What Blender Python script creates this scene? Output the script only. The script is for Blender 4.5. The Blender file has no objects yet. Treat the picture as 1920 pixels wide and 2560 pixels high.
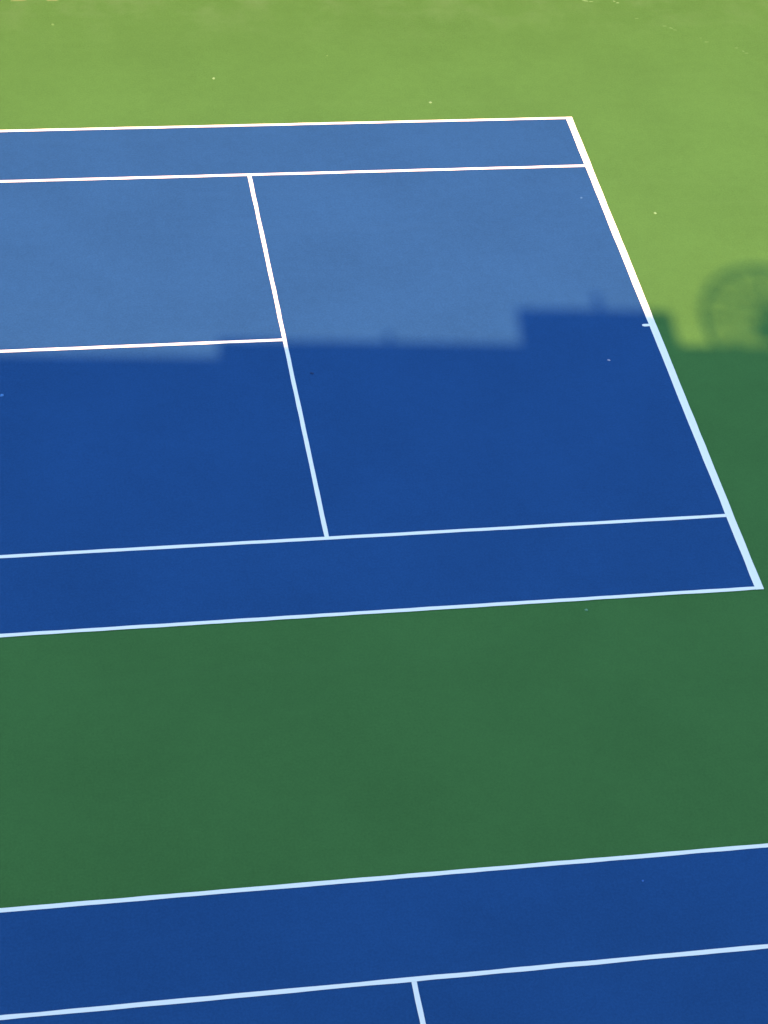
import bpy, bmesh, math, random
from mathutils import Vector, Matrix

# ------------------------------------------------------------------ camera, light, exposure
scene = bpy.context.scene
col = scene.collection

cam_data = bpy.data.cameras.new('camera')
cam_data.sensor_fit = 'VERTICAL'
cam_data.sensor_height = 36.0
cam_data.lens = 5554.7 / 2560.0 * 36.0
cam_data.clip_start = 0.05
cam_data.clip_end = 3000.0
camera = bpy.data.objects.new('camera', cam_data)
camera.location = (-9.8973, -24.4169, 19.8806)
camera.rotation_euler = (0.8192, -0.0836, -0.1678)
col.objects.link(camera)
scene.camera = camera

SUN_EL = math.radians(41.5)
SHADOW_AZ = math.radians(7.0)                    # shadows fall this far clockwise from +Y
SKY_STRENGTH = 0.15
SUN_STRENGTH = 2.72
SUN_COLOUR = (1.0, 0.64, 0.365)
EXPOSURE = 2.47

world = bpy.data.worlds.new('World')
scene.world = world
world.use_nodes = True
wn = world.node_tree
bg = wn.nodes['Background']
sky = wn.nodes.new('ShaderNodeTexSky')
sky.sky_type = 'NISHITA'
sky.sun_disc = False
sky.sun_elevation = SUN_EL
sky.sun_rotation = math.pi + SHADOW_AZ
sky.altitude = 0.0
sky.air_density = 1.0
sky.dust_density = 0.0
sky.ozone_density = 5.0
wn.links.new(sky.outputs[0], bg.inputs[0])
bg.inputs[1].default_value = SKY_STRENGTH

sun_data = bpy.data.lights.new('sun', 'SUN')
sun_data.energy = SUN_STRENGTH
sun_data.angle = math.radians(0.46)
sun_data.color = SUN_COLOUR
sun = bpy.data.objects.new('sun', sun_data)
light_dir = Vector((math.cos(SUN_EL) * math.sin(SHADOW_AZ), math.cos(SUN_EL) * math.cos(SHADOW_AZ), -math.sin(SUN_EL)))
sun.rotation_euler = light_dir.to_track_quat('-Z', 'Y').to_euler()
sun.location = (-15, -70, 60)
col.objects.link(sun)

scene.view_settings.view_transform = 'Standard'
scene.view_settings.look = 'None'
scene.view_settings.gamma = 1.0
scene.view_settings.use_curve_mapping = False
scene.view_settings.exposure = EXPOSURE

rng = random.Random(7)

# ------------------------------------------------------------------ materials
def principled(name, colour, rough=0.8, spec=0.3, metal=0.0):
    m = bpy.data.materials.new(name)
    m.use_nodes = True
    b = m.node_tree.nodes['Principled BSDF']
    b.inputs['Base Color'].default_value = (*colour, 1)
    b.inputs['Roughness'].default_value = rough
    b.inputs['Specular IOR Level'].default_value = spec
    b.inputs['Metallic'].default_value = metal
    return m


class G:
    """small node-graph helper working in scene coordinates"""
    def __init__(self, m):
        self.nt = m.node_tree
        self.b = self.nt.nodes['Principled BSDF']
        self.pos = self.nt.nodes.new('ShaderNodeNewGeometry').outputs['Position']

    def map(self, scale, loc=(0, 0, 0), rot=(0, 0, 0)):
        n = self.nt.nodes.new('ShaderNodeMapping')
        n.inputs['Scale'].default_value = scale
        n.inputs['Location'].default_value = loc
        n.inputs['Rotation'].default_value = rot
        self.nt.links.new(self.pos, n.inputs['Vector'])
        return n.outputs[0]

    def noise(self, scale, detail=3, rough=0.55, vec=None, dist=0.0):
        n = self.nt.nodes.new('ShaderNodeTexNoise')
        n.inputs['Scale'].default_value = scale
        n.inputs['Detail'].default_value = detail
        n.inputs['Roughness'].default_value = rough
        n.inputs['Distortion'].default_value = dist
        self.nt.links.new(vec if vec else self.pos, n.inputs['Vector'])
        return n.outputs['Fac']

    def ramp(self, fac, lo, hi, a=0.0, b=1.0):
        n = self.nt.nodes.new('ShaderNodeMapRange')
        n.interpolation_type = 'SMOOTHSTEP'
        for k, v in zip(('From Min', 'From Max', 'To Min', 'To Max'), (lo, hi, a, b)):
            n.inputs[k].default_value = v
        self.nt.links.new(fac, n.inputs['Value'])
        return n.outputs[0]

    def math(self, op, x, y):
        n = self.nt.nodes.new('ShaderNodeMath')
        n.operation = op
        for i, v in enumerate((x, y)):
            if isinstance(v, (int, float)):
                n.inputs[i].default_value = v
            else:
                self.nt.links.new(v, n.inputs[i])
        return n.outputs[0]

    def mix(self, fac, a, b, mode='MIX'):
        n = self.nt.nodes.new('ShaderNodeMix')
        n.data_type = 'RGBA'
        n.blend_type = mode
        n.clamp_result = False
        fi, ai, bi = n.inputs[0], n.inputs[6], n.inputs[7]
        for sock, v in ((fi, fac), (ai, a), (bi, b)):
            if isinstance(v, (int, float)):
                sock.default_value = v
            elif isinstance(v, tuple):
                sock.default_value = (*v, 1) if len(v) == 3 else v
            else:
                self.nt.links.new(v, sock)
        return n.outputs[2]

    def grey(self, v):
        n = self.nt.nodes.new('ShaderNodeCombineColor')
        for i in range(3):
            self.nt.links.new(v, n.inputs[i])
        return n.outputs[0]

    def split_y(self):
        n = self.nt.nodes.new('ShaderNodeSeparateXYZ')
        self.nt.links.new(self.pos, n.inputs[0])
        return n.outputs[1]

    def bump(self, h, strength, dist):
        n = self.nt.nodes.new('ShaderNodeBump')
        n.inputs['Strength'].default_value = strength
        n.inputs['Distance'].default_value = dist
        self.nt.links.new(h, n.inputs['Height'])
        self.nt.links.new(n.outputs[0], self.b.inputs['Normal'])

    def colour(self, c):
        self.nt.links.new(c, self.b.inputs['Base Color'])


def acrylic(name, base, pale, grain, dusty):
    """sand-filled acrylic court paint: grain, roller mottling, faint scuffs and dust"""
    m = principled(name, base, 0.9, 0.04)
    g = G(m)
    fine = g.noise(34, 3, 0.8)
    mid = g.noise(6.5, 4, 0.6)
    broad = g.noise(0.55, 5, 0.6)
    k = g.math('ADD', g.ramp(fine, 0.25, 0.75, 1 - grain, 1 + grain), g.ramp(mid, 0.3, 0.7, -0.025, 0.025))
    k = g.math('ADD', k, g.ramp(broad, 0.3, 0.7, -0.045, 0.045))
    c = g.mix(1.0, base, g.grey(k), 'MULTIPLY')
    # squeegee passes: very long, faint streaks along the court
    streak = g.noise(1.0, 3, 0.5, g.map((0.12, 2.6, 1.0)))
    c = g.mix(g.ramp(streak, 0.52, 0.78, 0.0, 0.10), c, pale)
    # shoe scuffs and rubbed patches
    scuff = g.noise(2.3, 6, 0.72, g.map((1.0, 1.0, 1.0), (3.1, 7.7, 0), (0, 0, 0.6)), 0.8)
    c = g.mix(g.ramp(scuff, 0.6, 0.82, 0.0, 0.22), c, pale)
    if dusty:
        # wind-blown dust lying along the outer edge of the slab
        d = g.math('MULTIPLY', g.ramp(g.split_y(), 7.6, 9.6), g.ramp(g.noise(1.1, 5, 0.65), 0.42, 0.7))
        c = g.mix(g.math('MULTIPLY', d, 0.28), c, (0.105, 0.155, 0.058))
    g.colour(c)
    g.bump(g.noise(160, 2, 0.6), 0.35, 0.004)
    return m


GREEN = (0.0585, 0.1245, 0.0246)
BLUE = (0.0170, 0.0558, 0.121)
M_green = acrylic('green_acrylic', GREEN, (0.075, 0.142, 0.035), 0.12, True)
M_blue = acrylic('blue_acrylic', BLUE, (0.024, 0.068, 0.135), 0.11, False)

M_line = principled('white_line_paint', (0.84, 0.79, 0.70), 0.75, 0.2)
g = G(M_line)
g.colour(g.mix(g.ramp(g.noise(9, 5, 0.65), 0.5, 0.85, 0.0, 0.25), (0.95, 0.715, 0.49), (0.86, 0.66, 0.45)))

M_scuff = principled('pale_scuff', (0.088, 0.165, 0.042), 0.9, 0.1)
M_scrap = principled('pale_scrap', (0.15, 0.235, 0.085), 0.9, 0.1)
M_leaf = principled('dark_leaf', (0.012, 0.03, 0.07), 0.8, 0.2)
M_straw = principled('dry_straw', (0.13, 0.14, 0.055), 0.9, 0.1)

M_earth = principled('dry_earth', (0.25, 0.19, 0.12), 0.95, 0.1)
g = G(M_earth)
g.colour(g.mix(g.ramp(g.noise(3.0, 6, 0.7), 0.35, 0.65), (0.12, 0.12, 0.055), (0.18, 0.16, 0.08)))
M_pave = principled('grey_paving', (0.26, 0.25, 0.24), 0.9, 0.2)
g = G(M_pave)
g.colour(g.mix(g.ramp(g.noise(4.0, 6, 0.7), 0.35, 0.65), (0.2, 0.2, 0.19), (0.3, 0.29, 0.28)))

M_wall = principled('wall_render', (0.42, 0.39, 0.35), 0.9, 0.2)
g = G(M_wall)
g.colour(g.mix(g.ramp(g.noise(1.4, 6, 0.65), 0.35, 0.7), (0.13, 0.095, 0.07), (0.18, 0.13, 0.10)))
M_slab = principled('concrete_slab', (0.36, 0.35, 0.33), 0.9, 0.2)
M_roof = principled('roof_screed', (0.3, 0.29, 0.28), 0.95, 0.1)
M_frame = principled('window_frame', (0.10, 0.10, 0.11), 0.5, 0.4)
M_glass = principled('window_glass', (0.02, 0.03, 0.035), 0.06, 0.6)
M_rail = principled('rail_metal', (0.25, 0.25, 0.26), 0.45, 0.5, 0.8)
M_galv = principled('galvanised_steel', (0.4, 0.41, 0.42), 0.5, 0.5, 0.7)
M_net = principled('net_cord', (0.02, 0.02, 0.022), 0.9, 0.1)
M_tape = principled('net_tape', (0.75, 0.75, 0.72), 0.85, 0.2)
M_post = principled('net_post_paint', (0.03, 0.08, 0.05), 0.5, 0.4)

# ------------------------------------------------------------------ helpers
def mesh_obj(name, verts, faces, mat, parent=None, smooth=False):
    me = bpy.data.meshes.new(name)
    me.from_pydata(verts, [], faces)
    me.materials.append(mat)
    if smooth:
        me.polygons.foreach_set('use_smooth', [True] * len(me.polygons))
    me.update()
    o = bpy.data.objects.new(name, me)
    col.objects.link(o)
    if parent:
        o.parent = parent
    return o


def bm_obj(name, bm, mat, parent=None):
    me = bpy.data.meshes.new(name)
    bmesh.ops.recalc_face_normals(bm, faces=bm.faces)
    bm.to_mesh(me)
    bm.free()
    me.materials.append(mat)
    o = bpy.data.objects.new(name, me)
    col.objects.link(o)
    if parent:
        o.parent = parent
    return o


def add_box(bm, x0, x1, y0, y1, z0, z1):
    v = [bm.verts.new(p) for p in ((x0, y0, z0), (x1, y0, z0), (x1, y1, z0), (x0, y1, z0),
                                   (x0, y0, z1), (x1, y0, z1), (x1, y1, z1), (x0, y1, z1))]
    for f in ((0, 3, 2, 1), (4, 5, 6, 7), (0, 1, 5, 4), (1, 2, 6, 5), (2, 3, 7, 6), (3, 0, 4, 7)):
        bm.faces.new([v[i] for i in f])


def box(name, x0, x1, y0, y1, z0, z1, mat, parent=None):
    bm = bmesh.new()
    add_box(bm, x0, x1, y0, y1, z0, z1)
    return bm_obj(name, bm, mat, parent)


def add_tube(bm, p, q, r, n=8, cap=True):
    p, q = Vector(p), Vector(q)
    d = (q - p).normalized()
    a = d.cross(Vector((0, 0, 1)) if abs(d.z) < 0.9 else Vector((1, 0, 0))).normalized()
    b = d.cross(a)
    r1, r2 = (r if isinstance(r, tuple) else (r, r))
    va = [bm.verts.new(p + r1 * (math.cos(t) * a + math.sin(t) * b)) for t in [2 * math.pi * i / n for i in range(n)]]
    vb = [bm.verts.new(q + r2 * (math.cos(t) * a + math.sin(t) * b)) for t in [2 * math.pi * i / n for i in range(n)]]
    for i in range(n):
        bm.faces.new((va[i], va[(i + 1) % n], vb[(i + 1) % n], vb[i]))
    if cap:
        bm.faces.new(va[::-1])
        bm.faces.new(vb)


def empty(name, loc=(0, 0, 0), rz=0.0):
    o = bpy.data.objects.new(name, None)
    o.location = loc
    o.rotation_euler = (0, 0, rz)
    o.empty_display_size = 0.3
    col.objects.link(o)
    return o


def tag(o, label, cat, group=None):
    o['label'] = label
    o['category'] = cat
    if group:
        o['group'] = group
    return o


# ------------------------------------------------------------------ ground
def sheet(name, x0, x1, y0, y1, z, mat):
    o = mesh_obj(name, [(x0, y0, z), (x1, y0, z), (x1, y1, z), (x0, y1, z)], [(0, 1, 2, 3)], mat)
    o['kind'] = 'structure'
    return o


EDGE_Y = 9.47
sheet('ground', -900, 900, -900, 900, -0.06, M_earth)
# green slab with a slightly ragged painted far edge
ev = []
n = 400
xs = [-34 + 58 * i / n for i in range(n + 1)]
far = [EDGE_Y + 0.012 * math.sin(x * 3.1) + rng.uniform(-0.008, 0.008) for x in xs]
verts = [(x, -22.6, 0) for x in xs] + [(x, y, 0) for x, y in zip(xs, far)] + [(x, y, -0.08) for x, y in zip(xs, far)]
faces = []
for i in range(n):
    faces.append((i, i + 1, n + 1 + i + 1, n + 1 + i))
    faces.append((n + 1 + i, n + 1 + i + 1, 2 * n + 2 + i + 1, 2 * n + 2 + i))
surround = mesh_obj('court_surround', verts, faces, M_green)
surround['kind'] = 'structure'
surround['label'] = 'green acrylic surface running round and between the blue courts'
pave = sheet('pavement', -34, 24, -40, -22.61, 0.0, M_pave)

# ------------------------------------------------------------------ courts
LW, BW = 0.058, 0.110
HALF = 11.885
HL, SERVE = 2 * HALF, HALF - 6.40
W2, W1 = 5.485, 4.115
ZB, ZL = 0.004, 0.008


def edge_jitter(k, amp, r):
    a = [r.uniform(-1, 1) for _ in range(k)]
    return [amp * (a[max(i - 1, 0)] + 2 * a[i] + a[min(i + 1, k - 1)]) / 4 for i in range(k)]


def line(name, court, axis, lo, hi, c0, c1, label=None, round_end=False):
    """painted stripe: along x (axis 0) or y (axis 1), from lo to hi, between c0 and c1"""
    k = max(4, int((hi - lo) / 0.12))
    j0, j1 = edge_jitter(k + 1, 0.0045, rng), edge_jitter(k + 1, 0.0045, rng)
    vs = []
    for i in range(k + 1):
        s = lo + (hi - lo) * i / k
        a, b = c0 + j0[i], c1 + j1[i]
        if round_end and i == 0:
            a, b = a + 0.2 * (c1 - c0), b - 0.2 * (c1 - c0)
        vs += [(s, a, ZL), (s, b, ZL)] if axis == 0 else [(b, s, ZL), (a, s, ZL)]
    fs = [(2 * i, 2 * i + 2, 2 * i + 3, 2 * i + 1) for i in range(k)]
    o = mesh_obj(name, vs, fs, M_line, court)
    if label:
        o['label'] = label
    return o


def tennis_court(ox, oy, label):
    root = empty('tennis_court', (ox, oy, 0))
    tag(root, label, 'tennis court', 'blue courts side by side')
    e = 0.006
    mesh_obj('playing_surface', [(-HL + e, -W2 + e, ZB), (-e, -W2 + e, ZB), (-e, W2 - e, ZB), (-HL + e, W2 - e, ZB)],
             [(0, 1, 2, 3)], M_blue, root)
    line('baseline', root, 1, -W2, W2, -BW, 0)
    line('baseline', root, 1, -W2, W2, -HL, -HL + BW)
    for s in (1, -1):
        a, b = sorted((s * W2, s * (W2 - LW)))
        line('doubles_sideline', root, 0, -HL + BW, -BW, a, b)
        a, b = sorted((s * W1, s * (W1 - LW)))
        line('singles_sideline', root, 0, -HL + BW, -BW, a, b)
    line('service_line', root, 1, -W1 + LW, W1 - LW, -SERVE - LW, -SERVE)
    line('service_line', root, 1, -W1 + LW, W1 - LW, -HL + SERVE, -HL + SERVE + LW)
    line('center_service_line', root, 0, -HL + SERVE + LW, -SERVE - LW, -LW / 2, LW / 2)
    line('center_mark', root, 0, -BW - 0.105, -BW, -LW / 2, LW / 2, round_end=True)
    line('center_mark', root, 0, -HL + BW, -HL + BW + 0.105, -LW / 2, LW / 2)
    return root


def tennis_net(ox, oy, label):
    root = empty('tennis_net', (ox - HALF, oy, 0))
    tag(root, label, 'tennis net', 'nets across the courts')
    for s in (1, -1):
        bm = bmesh.new()
        add_tube(bm, (0, s * 6.4, 0.0), (0, s * 6.4, 1.09), 0.04, 12)
        bm_obj('net_post', bm, M_post, root)
    def top(y):
        return 0.914 + 0.156 * (abs(y) / 6.4) ** 2
    bm = bmesh.new()
    ny = 240
    for i in range(ny + 1):
        y = -6.34 + 12.68 * i / ny
        add_box(bm, -0.0015, 0.0015, y - 0.0015, y + 0.0015, 0.03, top(y) - 0.05)
    for j in range(18):
        for i in range(24):
            y0, y1 = -6.34 + 12.68 * i / 24, -6.34 + 12.68 * (i + 1) / 24
            z0 = 0.03 + (top(y0) - 0.08) * j / 17
            z1 = 0.03 + (top(y1) - 0.08) * j / 17
            add_tube(bm, (0, y0, z0), (0, y1, z1), 0.0015, 3, False)
    netting = bm_obj('netting', bm, M_net, root)
    netting['kind'] = 'stuff'
    bm = bmesh.new()
    for i in range(32):
        y0, y1 = -6.36 + 12.72 * i / 32, -6.36 + 12.72 * (i + 1) / 32
        vs = [bm.verts.new(p) for p in ((-0.006, y0, top(y0) - 0.05), (-0.006, y1, top(y1) - 0.05), (-0.006, y1, top(y1)), (-0.006, y0, top(y0)),
                                        (0.006, y0, top(y0) - 0.05), (0.006, y1, top(y1) - 0.05), (0.006, y1, top(y1)), (0.006, y0, top(y0)))]
        for f in ((0, 1, 2, 3), (4, 7, 6, 5), (3, 2, 6, 7), (0, 4, 5, 1)):
            bm.faces.new([vs[q] for q in f])
    bm_obj('headband', bm, M_tape, root)
    bm = bmesh.new()
    add_box(bm, -0.008, 0.008, -0.025, 0.025, 0.01, 0.916)
    bm_obj('center_strap', bm, M_tape, root)
    return root


C2 = (-0.087, -15.017)
tennis_court(0, 0, 'blue court with its corner in view, half sunlit and half in shadow')
tennis_court(*C2, 'blue court cut off at the bottom, wholly in shadow, nearest the viewer')
tennis_net(0, 0, 'black net with white band across the half-sunlit court')
tennis_net(*C2, 'black net with white band across the shaded near court')

# ------------------------------------------------------------------ marks and litter on the surface
CAM = Vector(camera.location)
ROT = camera.rotation_euler.to_matrix()


def ground_point(u, v):
    """where a sight line of the survey photograph meets the ground"""
    d = ROT @ Vector(((u - 960) / 5554.7, -(v - 1280) / 5554.7, -1.0))
    return CAM + d * (-CAM.z / d.z)


def blob(name, u, v, w, h, mat, thick, rz=0.0, z=0.003, parent=None, seed=0):
    """a small flattened scrap, w by h metres"""
    r = random.Random(seed)
    p = ground_point(u, v)
    k = 9
    ring = [(math.cos(2 * math.pi * i / k) * w / 2 * r.uniform(0.75, 1.15),
             math.sin(2 * math.pi * i / k) * h / 2 * r.uniform(0.75, 1.15)) for i in range(k)]
    vs = [(x, y, 0) for x, y in ring] + [(x * 0.75, y * 0.75, thick * r.uniform(0.6, 1.1)) for x, y in ring] + [(0, 0, thick)]
    fs = [(i, (i + 1) % k, k + (i + 1) % k, k + i) for i in range(k)] + [(k + i, k + (i + 1) % k, 2 * k) for i in range(k)]
    fs.append(tuple(range(k))[::-1])
    o = mesh_obj(name, vs, fs, mat, parent)
    o.location = (p.x, p.y, z)
    o.rotation_euler = (0, 0, rz)
    return o


scraps = [
    (534, 196, 0.055, 0.05, M_scrap, 'small pale scrap on sunlit green, left of centre above the far sideline'),
    (1076, 256, 0.06, 0.055, M_scrap, 'small pale scrap on sunlit green just above the far sideline, right of centre'),
    (1638, 533, 0.05, 0.055, M_scrap, 'pale round scrap on sunlit green to the right of the baseline'),
    (1453, 495, 0.045, 0.04, principled('bluish_scrap', (0.045, 0.105, 0.19), 0.9, 0.1), 'faint bluish scrap on sunlit blue court near the far end of the baseline'),
    (1522, 901, 0.042, 0.045, principled('pinkish_scrap', (0.33, 0.27, 0.28), 0.9, 0.1), 'tiny pinkish scrap on shaded blue court below the centre mark'),
    (5, 989, 0.06, 0.05, principled('pale_blue_scrap', (0.08, 0.17, 0.29), 0.9, 0.1), 'pale scrap on shaded blue court at the left edge of the picture'),
    (1466, 1525, 0.05, 0.045, principled('grey_green_scrap', (0.13, 0.22, 0.09), 0.9, 0.1), 'pale scrap on shaded green strip just below the near doubles sideline'),
    (780, 934, 0.07, 0.05, M_leaf, 'dark leaf on shaded blue court right of the service line'),
    (132, 61, 0.06, 0.06, M_scuff, 'faint pale scrap on sunlit green in the top left corner'),
    (818, 139, 0.035, 0.035, M_scuff, 'faintest pale scrap on sunlit green near the top centre'),
    (1607, 2203, 0.03, 0.03, principled('grey_blue_scrap', (0.06, 0.13, 0.27), 0.9, 0.1), 'faint speck on the near blue court between its two upper lines'),
]
for i, (u, v, w, h, m, lab) in enumerate(scraps):
    on_blue = 'blue court' in lab
    o = blob('litter_scrap', u, v, w, h, m, 0.008, rng.uniform(0, 3), 0.005 if on_blue else 0.001, None, i)
    tag(o, lab, 'litter')

# broken chain of pale scuffs crossing the far right of the green slab
for i, (u, v, w, h, a) in enumerate([(1463, 2, 0.12, 0.035, -0.2), (1478, 4, 0.08, 0.02, -0.1), (1535, 3, 0.06, 0.03, -0.6), (1544, 7, 0.07, 0.035, 0.0),
                                     (1592, 46, 0.08, 0.025, 0.0), (1661, 65, 0.09, 0.03, 0.0), (1677, 70, 0.07, 0.04, -0.5),
                                     (1687, 75, 0.08, 0.025, -0.3), (1752, 95, 0.05, 0.02, 0.0), (1767, 105, 0.1, 0.03, 0.0),
                                     (1841, 120, 0.07, 0.025, 0.0), (1858, 128, 0.05, 0.03, -0.5), (1866, 133, 0.08, 0.03, 0.0)]):
    o = blob('scuff_mark', u, v, w, h, M_scuff if i > 3 else principled('chalky_scuff', (0.14, 0.22, 0.075), 0.9, 0.1), 0.002, a, 0.001, surround, 40 + i)

# straw blown against the far edge of the slab
for i, (u, v, w, h, a, lab) in enumerate([(45, 2, 0.28, 0.012, 0.02, 'dry straw stalk at the very top left corner of the green slab'),
                                          (130, 1.5, 0.26, 0.012, -0.03, 'second dry straw stalk along the top edge, right of the corner one')]):
    tag(blob('straw_stalk', u, v, w, h, M_straw, 0.01, a, 0.001, None, 70 + i), lab, 'straw')

# ------------------------------------------------------------------ unseen screen added past the far edge, dims sky light on the far strip
M_blocker = principled('blocker_cloth', (0.02, 0.045, 0.03), 0.9, 0.1)
sky_blocker = empty('sky_blocker_fence', (0, 11.0, -0.06))
tag(sky_blocker, 'added unseen dark green screen on steel posts, blocking sky light beyond the far edge of the green slab', 'sky_blocker')
post_src = None
for i in range(20):
    if post_src is None:
        bm = bmesh.new(); add_tube(bm, (0, 0, 0), (0, 0, 3.72), 0.04, 10)
        post_src = p = bm_obj('post', bm, M_post, sky_blocker)
    else:
        p = post_src.copy(); col.objects.link(p)
    p.location = (-34 + 3.0 * i, 0, 0)
bm = bmesh.new(); add_tube(bm, (-34, 0, 3.7), (23, 0, 3.7), 0.03, 8)
bm_obj('top_rail', bm, M_post, sky_blocker)
for i in range(19):
    box('blocker_panel', -34 + 3.0 * i + 0.06, -34 + 3.0 * (i + 1) - 0.06, -0.052, -0.046, 0.08, 3.6, M_blocker, sky_blocker)

# ------------------------------------------------------------------ the building whose shadow falls on the courts
FAC = math.radians(-5.0)
ORIGIN = Vector((-2.2, -0.30, 0))                # on the shadow of the main parapet
COT = 1.0 / math.tan(SUN_EL)
DELTA = SHADOW_AZ + FAC                          # sun azimuth against the facade normal
FRONT = -25.9
LAT = math.sin(DELTA) * COT
LON = math.cos(DELTA) * COT
PAR = -FRONT / LON                               # parapet height
ROOF = 21.65
FL = 3.05


def shift(h):
    return LAT * h


b = empty('apartment_building', ORIGIN, FAC)
tag(b, 'apartment block behind the viewer whose roofline throws the shadow over the courts', 'building')
S0, S1 = -30.0, 26.0
STEP = -4.27 - shift(PAR)
LOWER = 0.39 / LON
BACK = FRONT - 13.0
box('wall', S0, S1, BACK, FRONT, 0.0, ROOF, M_wall, b)
box('roof', S0 + 0.3, S1 - 0.3, BACK + 0.3, FRONT - 0.3, ROOF + 0.002, ROOF + 0.05, M_roof, b)
RAISED = 3.0 - shift(PAR) - 0.9               # the parapet is a course higher from the stair head on
box('parapet', STEP, RAISED, FRONT - 0.25, FRONT + 0.003, ROOF, PAR, M_wall, b)
box('parapet', RAISED + 0.002, S1, FRONT - 0.25, FRONT + 0.003, ROOF, PAR + 0.03, M_wall, b)
box('parapet', S0, STEP - 0.002, FRONT - 0.25, FRONT + 0.003, ROOF, PAR - LOWER, M_wall, b)
box('parapet', S0, S1, BACK, BACK + 0.25, ROOF, PAR - LOWER, M_wall, b)
box('parapet', S0, S0 + 0.25, BACK + 0.252, FRONT - 0.252, ROOF, PAR - LOWER, M_wall, b)
box('parapet', S1 - 0.25, S1, BACK + 0.252, FRONT - 0.252, ROOF, PAR - LOWER, M_wall, b)
bays = [S0 + 3.0 + 5.0 * i for i in range(11)]
BALC = FRONT + 0.95
pane_src = frame_src = None
for fl in range(7):
    z = fl * FL
    if fl:
        box('balcony_slab', S0 + 0.5, S1 - 0.5, FRONT + 0.002, BALC, z - 0.18, z, M_slab, b)
        bm = bmesh.new()
        add_box(bm, S0 + 0.5, S1 - 0.5, BALC - 0.06, BALC - 0.02, z + 1.02, z + 1.06)
        add_box(bm, S0 + 0.5, S1 - 0.5, BALC - 0.05, BALC - 0.03, z + 0.10, z + 0.13)
        for i in range(int((S1 - S0 - 1) / 0.14)):
            s = S0 + 0.55 + 0.14 * i
            add_box(bm, s - 0.006, s + 0.006, BALC - 0.046, BALC - 0.034, z + 0.13, z + 1.02)
        bm_obj('railing', bm, M_rail, b)
    for s in bays:
        if frame_src is None:
            bm = bmesh.new()
            for x0, x1, z0, z1 in ((-1.0, 1.0, 0.0, 0.08), (-1.0, 1.0, 2.12, 2.2), (-1.0, -0.92, 0.08, 2.12), (0.92, 1.0, 0.08, 2.12), (-0.04, 0.04, 0.08, 2.12)):
                add_box(bm, x0, x1, 0, 0.05, z0, z1)
            frame_src = bm_obj('window', bm, M_frame, b)
            pane_src = box('pane', -0.92, 0.92, 0.004, 0.02, 0.08, 2.12, M_glass, frame_src)
            f = frame_src
        else:
            f = frame_src.copy()
            col.objects.link(f)
            p = pane_src.copy()
            col.objects.link(p)
            p.parent = f
        f.location = (s, FRONT + 0.004, z + 0.12)


def on_roof(s_shadow, h, setback):
    """facade-frame position of something at height h whose shadow falls at s_shadow"""
    return s_shadow - shift(h), FRONT - setback


# stair head: its shadow is the tall block on the court
HEADTOP = PAR + (0.84 + 0.9) / LON
x0, _ = on_roof(0.08, PAR + 0.5, 0)
x1, _ = on_roof(2.40, PAR + 0.5, 0)
box('stair_head', x0, x1, FRONT - 0.9 - 4.2, FRONT - 0.9, ROOF + 0.052, HEADTOP, M_wall, b)
# vent pipe on the stair head
sx, _ = on_roof(1.36, HEADTOP, 0)
vent = empty('vent_pipe', (0, 0, 0))
vent.location = Matrix.Rotation(FAC, 3, 'Z') @ Vector((sx, FRONT - 1.02, HEADTOP)) + ORIGIN
tag(vent, 'short capped vent pipe standing on the roof stair head', 'vent pipe')
bm = bmesh.new(); add_tube(bm, (0, 0, -0.02), (0, 0, 0.34), 0.045, 12)
bm_obj('pipe', bm, M_galv, vent)
bm = bmesh.new(); add_tube(bm, (0, 0, 0.34), (0, 0, 0.42), (0.08, 0.03), 12)
bm_obj('cap', bm, M_galv, vent)
# thin lamp-less pole on the parapet
sx, _ = on_roof(-1.83, PAR, 0)
pole = empty('roof_finial', (0, 0, 0))
pole.location = Matrix.Rotation(FAC, 3, 'Z') @ Vector((sx, FRONT - 0.12, PAR)) + ORIGIN
tag(pole, 'short rounded cowl on a stem on the main roof parapet', 'cowl')
bm = bmesh.new(); add_tube(bm, (0, 0, -0.02), (0, 0, 0.16), 0.022, 10)
bm_obj('stem', bm, M_galv, pole)
bm = bmesh.new(); bmesh.ops.create_uvsphere(bm, u_segments=12, v_segments=8, radius=0.06)
bmesh.ops.translate(bm, verts=bm.verts, vec=(0, 0, 0.22))
bm_obj('cowl', bm, M_galv, pole)

# ------------------------------------------------------------------ mesh satellite dish on the roof
R = 1.05
DIST = 1.7
hc = (0.57 + DIST - FRONT) / LON
sx, st = on_roof(3.96, hc, DIST)
dish = empty('satellite_dish')
dish.location = Matrix.Rotation(FAC, 3, 'Z') @ Vector((sx, st, ROOF + 0.05)) + ORIGIN
dish.rotation_euler = (0, 0, FAC)
tag(dish, 'large round mesh satellite dish standing on the roof behind the parapet', 'satellite dish')
zc = hc - ROOF - 0.05
DEPTH = 0.32


def dp(r, a):                                    # point on the paraboloid, opening towards -t and tipped up
    return Vector((r * math.cos(a), DEPTH * (1 - (r / R) ** 2), r * math.sin(a)))


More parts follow.
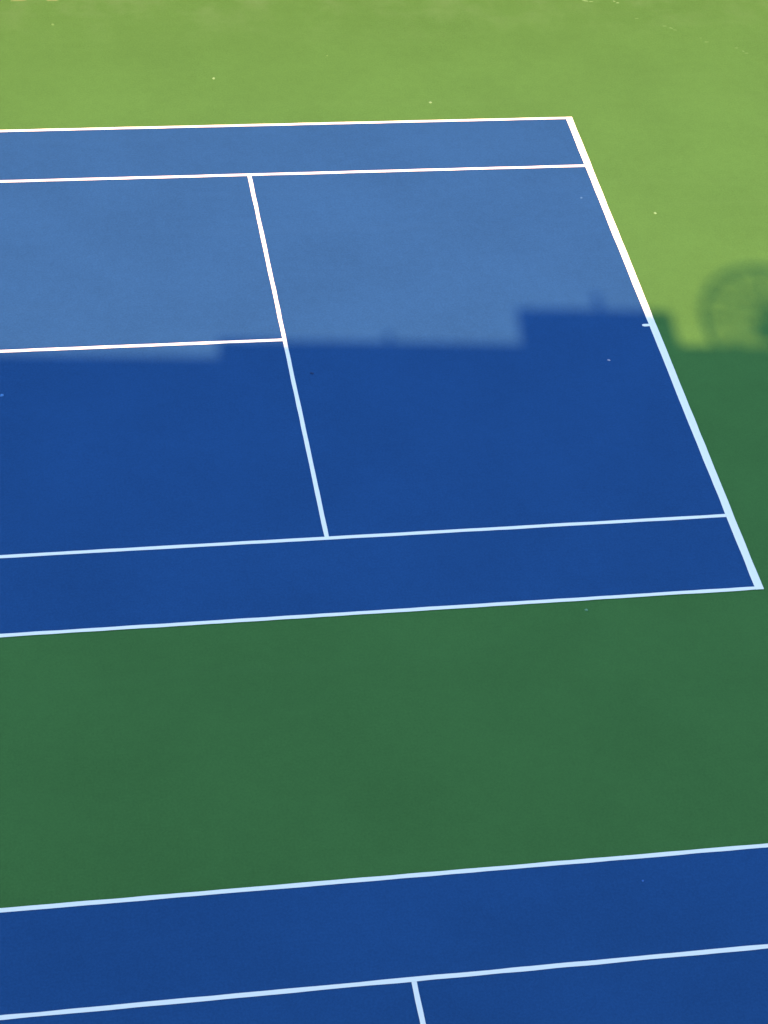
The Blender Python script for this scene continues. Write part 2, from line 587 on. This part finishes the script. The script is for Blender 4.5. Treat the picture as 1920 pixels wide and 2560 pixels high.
tip = Matrix.Rotation(math.radians(-12), 3, 'X')
cen = Vector((0, 0, zc))


def place(v):
    return cen + tip @ v


vs, fs = [], []
nr, na = 40, 72
for i in range(nr):
    r0 = 0.08 + (R - 0.08) * i / nr
    r1 = r0 + (R - 0.08) / nr * 0.33
    base = len(vs)
    for k in range(na):
        a = 2 * math.pi * k / na
        vs += [place(dp(r0, a)), place(dp(r1, a))]
    for k in range(na):
        k2 = (k + 1) % na
        fs.append((base + 2 * k, base + 2 * k + 1, base + 2 * k2 + 1, base + 2 * k2))
refl = mesh_obj('mesh_reflector', [tuple(v) for v in vs], fs, M_galv, dish)
refl['kind'] = 'stuff'
bm = bmesh.new()
for k in range(48):
    add_tube(bm, place(dp(R, 2 * math.pi * k / 48)), place(dp(R, 2 * math.pi * (k + 1) / 48)), 0.043, 8, False)
bm_obj('rim', bm, M_galv, dish)
for k in range(12):
    a = 2 * math.pi * k / 12
    bm = bmesh.new()
    for q in range(5):
        ra, rb = 0.05 + (R - 0.05) * q / 5, 0.05 + (R - 0.05) * (q + 1) / 5
        add_tube(bm, place(dp(ra, a) + Vector((0, 0.03, 0))), place(dp(rb, a) + Vector((0, 0.03, 0))), 0.021, 6)
    bm_obj('rib', bm, M_galv, dish)
bm = bmesh.new()
add_tube(bm, place(Vector((-0.17, -0.62, 0.17))), place(Vector((-0.17, -0.30, 0.02))), (0.13, 0.17), 14)
bm_obj('feed_horn', bm, M_galv, dish)
for k in range(3):
    a = math.pi / 2 + 2 * math.pi * k / 3
    bm = bmesh.new()
    add_tube(bm, place(dp(R * 0.93, a)), place(Vector((-0.17, -0.42, 0.08))), 0.015, 6)
    bm_obj('feed_strut', bm, M_galv, dish)
bm = bmesh.new()
add_tube(bm, (0, 0.35, 0.0), (0, 0.35, zc), 0.07, 12)
add_tube(bm, (0, 0.36, zc), place(Vector((0, DEPTH, 0))), 0.06, 10)
bm_obj('mast', bm, M_galv, dish)
box('base_plate', -0.3, 0.3, 0.05, 0.65, 0.0, 0.03, M_galv, dish)
